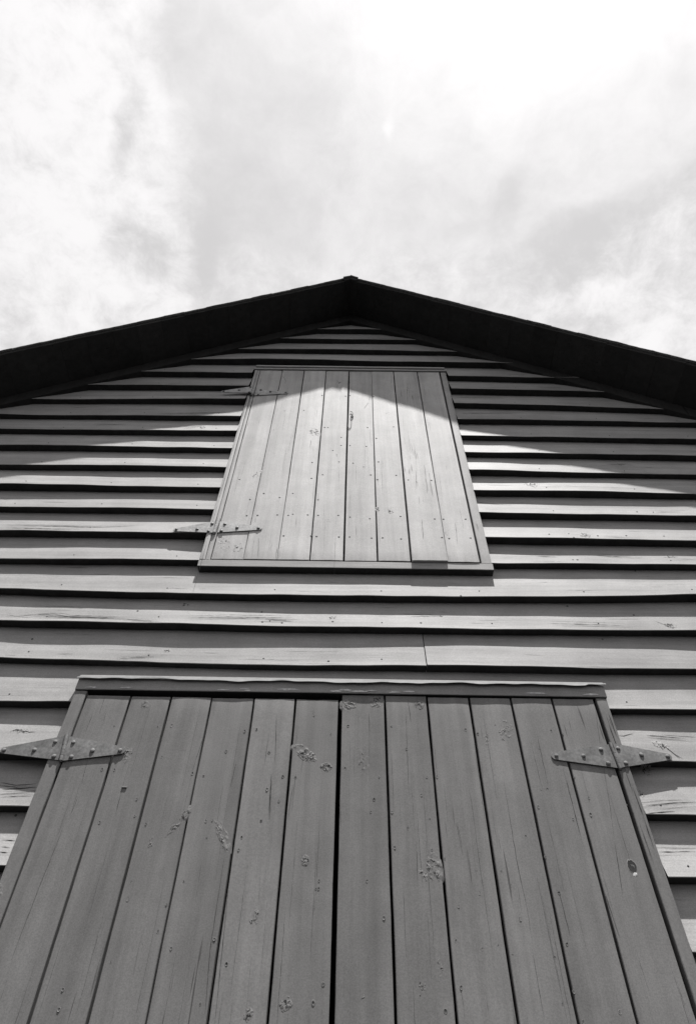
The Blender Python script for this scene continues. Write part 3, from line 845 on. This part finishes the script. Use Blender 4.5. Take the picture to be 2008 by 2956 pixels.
# ------------------------------------------------------------------ lower double door
drng = random.Random(33)
DX = [-0.8555, -0.7130, -0.5810, -0.4490, -0.3105, -0.1755, -0.0370, -0.0240, 0.1145, 0.2520, 0.3900, 0.5260, 0.6600, 0.7945]
DGAP = [0.0074, 0.0072, 0.0044, 0.0062, 0.0070, None, None, 0.0068, 0.0066, 0.0074, 0.0066, 0.0072]
dpr = [drng.uniform(-.0015, .0015) for _ in range(13)]
def dboard(x):
    return max(0, min(12, bisect.bisect(DX, x)-1))
def door_p(x, z, k=None):
    if k is None: k = dboard(x)
    return 0.0415+dpr[k]+0.0012*nz(x*1.5, z*.9, k*3.3)
TOPS = [2.2195, 2.2185, 2.2190, 2.2185, 2.2180, 2.2165, 0, 2.2370, 2.2365, 2.2330, 2.2335, 2.2340, 2.2345]
leaves = []
for lo, hi in ((0, 6), (7, 13)):
    mb = MB()
    for k in range(lo, hi):
        gl = DGAP[k-1] if k > lo else 0.0
        gr = DGAP[k] if k < hi-1 else 0.0
        x0, x1 = DX[k]+(gl or 0)/2, DX[k+1]-(gr or 0)/2
        tw = drng.uniform(-.001, .001)
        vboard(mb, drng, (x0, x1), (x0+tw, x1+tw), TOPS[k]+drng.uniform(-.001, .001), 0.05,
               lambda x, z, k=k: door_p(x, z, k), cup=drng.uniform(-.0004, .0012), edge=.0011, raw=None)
    A, B = DX[lo], DX[hi]
    for x, z, rx, rz, an, am in DOOR_KNOTS:
        if A < x < B: knot(mb, x, z, rx, rz, an, am, door_p, drng, 1, 0.24)
    for pts in DOOR_CRACKS:
        if A < pts[0][0] < B: crack(mb, pts, 0.0015, door_p, drng, 1)
    for x, z in DOOR_PITS:
        if A < x < B: pit(mb, x, z, drng.uniform(.0028, .0050), door_p, drng, 2, drng.uniform(.0004, .0014))
    for _ in range(55):                        # short fine checks
        x = drng.uniform(A+.01, B-.01); z = drng.uniform(.9, 2.2); L = drng.uniform(.04, .3)
        crack(mb, [(x, z), (x+drng.uniform(-.003, .003), z-L)], drng.uniform(.0004, .0009), door_p, drng, 1)
    if lo == 0:
        mb.board(drng)                         # small raised chip of wood on the board
        px, pz = -0.649, 1.901
        mb.box(px-.0075, px+.0075, pz-.0022, pz+.0022, .03, .0455, 0, .0012)
    else:
        # loose knot in a ragged hole low on the last board, pale chipped wood under it
        x0_, z0_ = 0.756, 1.701
        N = 26
        rr = []
        for s, h in ((1.30, -.0006), (1.10, .0004), (1.0, .0006), (0.94, .0005)):
            rr.append([mb.add(x0_+.0115*s*math.cos(a)*(1+.22*nz(math.cos(a)*2, math.sin(a)*2, 4+s)), z0_+.0160*s*math.sin(a)*(1+.18*nz(math.cos(a)*3, math.sin(a)*3, 9)), door_p(x0_, z0_)+h*(1+.5*nz(a*2, s, 3))) for a in [2*math.pi*i/N for i in range(N)]])
        for i in range(N):
            for a in range(3):
                mb.face((rr[a][i], rr[a][(i+1) % N], rr[a+1][(i+1) % N], rr[a+1][i]), 0 if a < 2 else 1)
        mb.face(rr[3], 1)
        knot(mb, x0_+.001, z0_+.003, .0062, .008, 15, .006, lambda x, z: door_p(x, z)-.0008, drng)
        nf = len(mb.f)
        knot(mb, x0_+.001, z0_-.0195, .0062, .006, 0, .004, door_p, drng)
        for q in range(nf, len(mb.f)): mb.m[q] = 4
    mb.box(A+.02, B-.02, 1.93, 2.07, -0.01, 0.012, 3); mb.box(A+.02, B-.02, .35, .48, -0.01, 0.012, 3)
    d = mb.build('barn_door', [M_DOOR, M_CRACK, M_NAIL, M_IN, M_CHIP], barn)
    d['label'] = 'left leaf of the lower double door' if lo == 0 else 'right leaf of the lower double door with a dark knot hole'

fr = empty('door_frame', (0, 0, 0), barn)
mb = MB()
vboard(mb, drng, (-0.9005, -0.8610), (-0.9035, -0.8590), 2.236, 0.03, lambda x, z: 0.0445, th=0.06, edge=.0016)
knot(mb, -0.889, 1.60, .012, .03, 10, .004, lambda x, z: .0450, drng)
mb.build('jamb', [M_DOOR], fr)
mb = MB()
vboard(mb, drng, (0.8045, 0.8385), (0.8045, 0.8350), 2.236, 0.03, lambda x, z: 0.0445, th=0.06, edge=.0014)
for q in range(14):
    z = drng.uniform(1.8, 2.22); x = drng.uniform(.812, .832)
    crack(mb, [(x, z), (x+.002, z-drng.uniform(.03, .12))], .0016, lambda x, z: .0452, drng, 1)
mb.build('jamb', [M_DOOR, M_CRACK], fr)
mb = MB()
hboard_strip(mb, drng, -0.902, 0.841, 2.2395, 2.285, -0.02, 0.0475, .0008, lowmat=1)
for q in range(16):                             # flakes of older pale paint along the lower edge
    x = drng.uniform(-.88, .82); z = 2.2405+drng.uniform(.002, .010); L = drng.uniform(.012, .05); h = drng.uniform(.003, .008)
    mb.board(drng)
    sd = drng.uniform(0, 99)
    N = 20
    cen = mb.add(x, z, 0.0490)
    ring = [mb.add(x+L*math.cos(a)*(0.75+.45*nz(math.cos(a)*2, math.sin(a)*2, sd)), z+h*math.sin(a)*(0.8+.5*nz(math.cos(a)*3, math.sin(a)*3, sd+5))*(1.0 if math.sin(a) > 0 else .35), 0.0486) for a in [2*math.pi*i/N for i in range(N)]]
    for i in range(N): mb.face((cen, ring[i], ring[(i+1) % N]), 2)
mb.build('header', [M_DOOR_X, M_UNDERSHADE, M_OLD], fr)

# bent sheet-metal drip cap with a wavy lip
mb = MB()
mb.board(drng)
n = 150
rows = []
for i in range(n+1):
    x = -0.906+1.7535*i/n
    wv = 0.0062*nz(x*6, 3.3, 1)+0.0042*nz(x*15, 8.1, 2)+0.0030*abs(nz(x*11, 1.1, 7))
    wp = 0.003*nz(x*6, 5.3, 4)
    up_ = siding_p(x, 2.302)
    lip = 2.2755+wv + (0.004 if i > n-6 else 0)
    prof = [(2.318, max(siding_p(x, 2.318), .008)+.002), (2.308, 0.034+wp*.3), (2.293, 0.0455+wp*.6), (lip+.006, 0.0570+wp), (lip, 0.0590+wp), (lip+.0006, 0.0578+wp), (lip+.0062, 0.0557+wp), (2.2910, 0.0440+wp*.6)]
    rows.append([mb.add(x, z, p) for z, p in prof])
for a, b_ in zip(rows, rows[1:]):
    for k in range(len(a)-1):
        mb.face((a[k], a[k+1], b_[k+1], b_[k]))
mb.build('drip_cap', M_FLASH, barn)

# ------------------------------------------------------------------ strap hinges
def bolt_mesh(mat):
    q = MB(); q.board(random.Random(1))
    N = 12
    prof = [(0.0076, 0.0), (0.0077, 0.0016), (0.0066, 0.0036), (0.0045, 0.0048), (0.0022, 0.0053)]
    rr = []
    for j, (r, h) in enumerate(prof):
        rr.append([q.add(r*(1+.05*math.sin(3*a))*math.cos(a), r*math.sin(a), h) for a in [2*math.pi*k/N for k in range(N)]])
    for a, b_ in zip(rr, rr[1:]):
        for k in range(N):
            q.face((a[k], a[(k+1) % N], b_[(k+1) % N], b_[k]))
    q.face(rr[-1]); q.face(rr[0][::-1])
    return q
def leaf(mb, out_, p, th, rng):
    """tapering strap, outline counter-clockwise seen from outside"""
    mb.board(rng)
    n = len(out_)
    cx_ = sum(a for a, b in out_)/n; cz_ = sum(b for a, b in out_)/n
    pf = p if callable(p) else (lambda x: p)
    def sh(q, k): 
        d = math.hypot(q[0]-cx_, q[1]-cz_)
        return (q[0]+(cx_-q[0])*k/d, q[1]+(cz_-q[1])*k/d)
    b0 = [mb.add(x, z, pf(x)) for x, z in out_]
    b1 = [mb.add(x, z, pf(x)+th-.0007) for x, z in out_]
    b2 = [mb.add(*sh(q, .0008), pf(q[0])+th) for q in out_]
    for s, t_ in ((b0, b1), (b1, b2)):
        for k in range(n):
            mb.face((s[k], s[(k+1) % n], t_[(k+1) % n], t_[k]))
    mb.face(b2); mb.face(b0[::-1])
def hinge(label, barrel, left, right, pl_, pr_, bolts, mat, rb, slack, seed, twist=0.0):
    rng = random.Random(seed)
    (bx0, bz0), (bx1, bz1) = barrel
    mb = MB()
    leaf(mb, left, pl_, .0032, rng)
    leaf(mb, right, pr_, .0032, rng)
    pb = (pl_((bx0+bx1)/2) + pr_((bx0+bx1)/2))/2 + .0030
    N = 5
    for k in range(N):                          # knuckles
        f0, f1 = k/N+.004, (k+1)/N-.004
        tube(mb, [(bx0+(bx1-bx0)*f, bz0+(bz1-bz0)*f, pb) for f in (f0, (f0+f1)/2, f1)], rb*(1.0 if k % 2 else .97), 14)
    tube(mb, [(bx0-(bx1-bx0)*.04, bz0-(bz1-bz0)*.04, pb), (bx1+(bx1-bx0)*.05, bz1+(bz1-bz0)*.05, pb)], rb*.6, 10)
    ox = (bx0+bx1)/2; oz = (bz0+bz1)/2
    h = mb.build('hinge', mat, barn, origin=(ox, 0, oz))
    h['label'] = label
    first = None
    for i, (x, z) in enumerate(bolts):
        pf = pl_ if x < ox else pr_
        if first is None:
            q = bolt_mesh(mat)
            o = q.build('bolt', [M_RUST if mat is M_METAL_L else mat], None)
            first = o
        else:
            o = first.copy(); COL.objects.link(o)
        o.parent = h
        o.location = (x-ox, -(pf(x)+.003), z-oz)
        o.rotation_euler = (rng.uniform(-.18, .18), rng.uniform(0, 6.28), rng.uniform(-.18, .18))
        o.scale = (rng.uniform(.78, .96),)*3
    return h
def strap(x_in, x_tip, zc, h_in, h_tip, ztip):
    """outline of one leaf from the barrel (x_in) to its rounded tip"""
    s = 1 if x_tip > x_in else -1
    pts = [(x_in, zc-h_in/2)]
    r = h_tip/2
    for k in range(7):
        a = -math.pi/2+math.pi*k/6
        pts.append((x_tip-s*r+s*r*math.cos(a), ztip+r*math.sin(a)))
    pts.append((x_in, zc+h_in/2))
    return pts if s > 0 else pts[::-1]
flat = lambda p: (lambda x: p)
hinge('dark painted strap hinge across the left jamb of the lower door', ((-0.8590, 1.979), (-0.8705, 2.066)),
      strap(-0.868, -1.056, 2.023, .084, .022, 2.014), strap(-0.860, -0.676, 2.021, .084, .026, 2.018),
      lambda x: .0462+(max(siding_p(-1.045, 2.012), siding_p(-.98, 2.015), siding_p(-1.03, 2.02))+.0015-.0462)*min(1, abs(x+.868)/.17), flat(.0445),
      [(-1.044, 2.014), (-0.951, 2.015), (-0.897, 2.043), (-0.884, 1.993), (-0.842, 2.042), (-0.832, 1.993), (-0.775, 2.015), (-0.692, 2.017)],
      M_METAL, .0062, 0, 41)
hinge('dark painted strap hinge across the right jamb of the lower door', ((0.8075, 1.982), (0.8010, 2.066)),
      strap(0.800, 0.611, 2.025, .080, .026, 2.022), strap(0.8090, 0.979, 2.026, .082, .022, 2.029),
      flat(.0445), lambda x: .0462+(max(siding_p(.97, 2.024), siding_p(.90, 2.024), siding_p(.95, 2.024))+.0015-.0462)*min(1, abs(x-.809)/.15),
      [(0.626, 2.022), (0.708, 2.023), (0.767, 2.046), (0.776, 1.999), (0.820, 2.050), (0.829, 2.001), (0.886, 2.031), (0.966, 2.030)],
      M_METAL, .0055, 0, 42)
hinge('pale strap hinge at the foot of the loft door', ((-0.5790, 3.044), (-0.5740, 3.140)),
      strap(-0.586, -0.758, 3.084, .076, .020, 3.068), strap(-0.566, -0.381, 3.086, .074, .022, 3.081),
      lambda x: .0450+(max(siding_p(-.745, 3.062), siding_p(-.70, 3.06), siding_p(-.65, 3.06))+.0015-.0450)*min(1, abs(x+.586)/.16), lambda x: loft_p(x, 3.08)+.0025,
      [(-0.744, 3.068), (-0.655, 3.068), (-0.597, 3.104), (-0.605, 3.055), (-0.543, 3.103), (-0.488, 3.080), (-0.397, 3.080), (-0.551, 3.058)],
      M_METAL_L, .0078, 0, 43)
hinge('shaded strap hinge near the top of the loft door', ((-0.572, 4.276), (-0.570, 4.372)),
      strap(-0.578, -0.748, 4.325, .076, .020, 4.297), strap(-0.562, -0.373, 4.317, .074, .022, 4.318),
      lambda x: .0360, lambda x: loft_p(x, 4.32)+.0025,
      [(-0.735, 4.296), (-0.650, 4.312), (-0.590, 4.290), (-0.590, 4.350), (-0.531, 4.343), (-0.475, 4.324), (-0.540, 4.290), (-0.387, 4.318)],
      M_METAL_L, .0080, 0, 44)
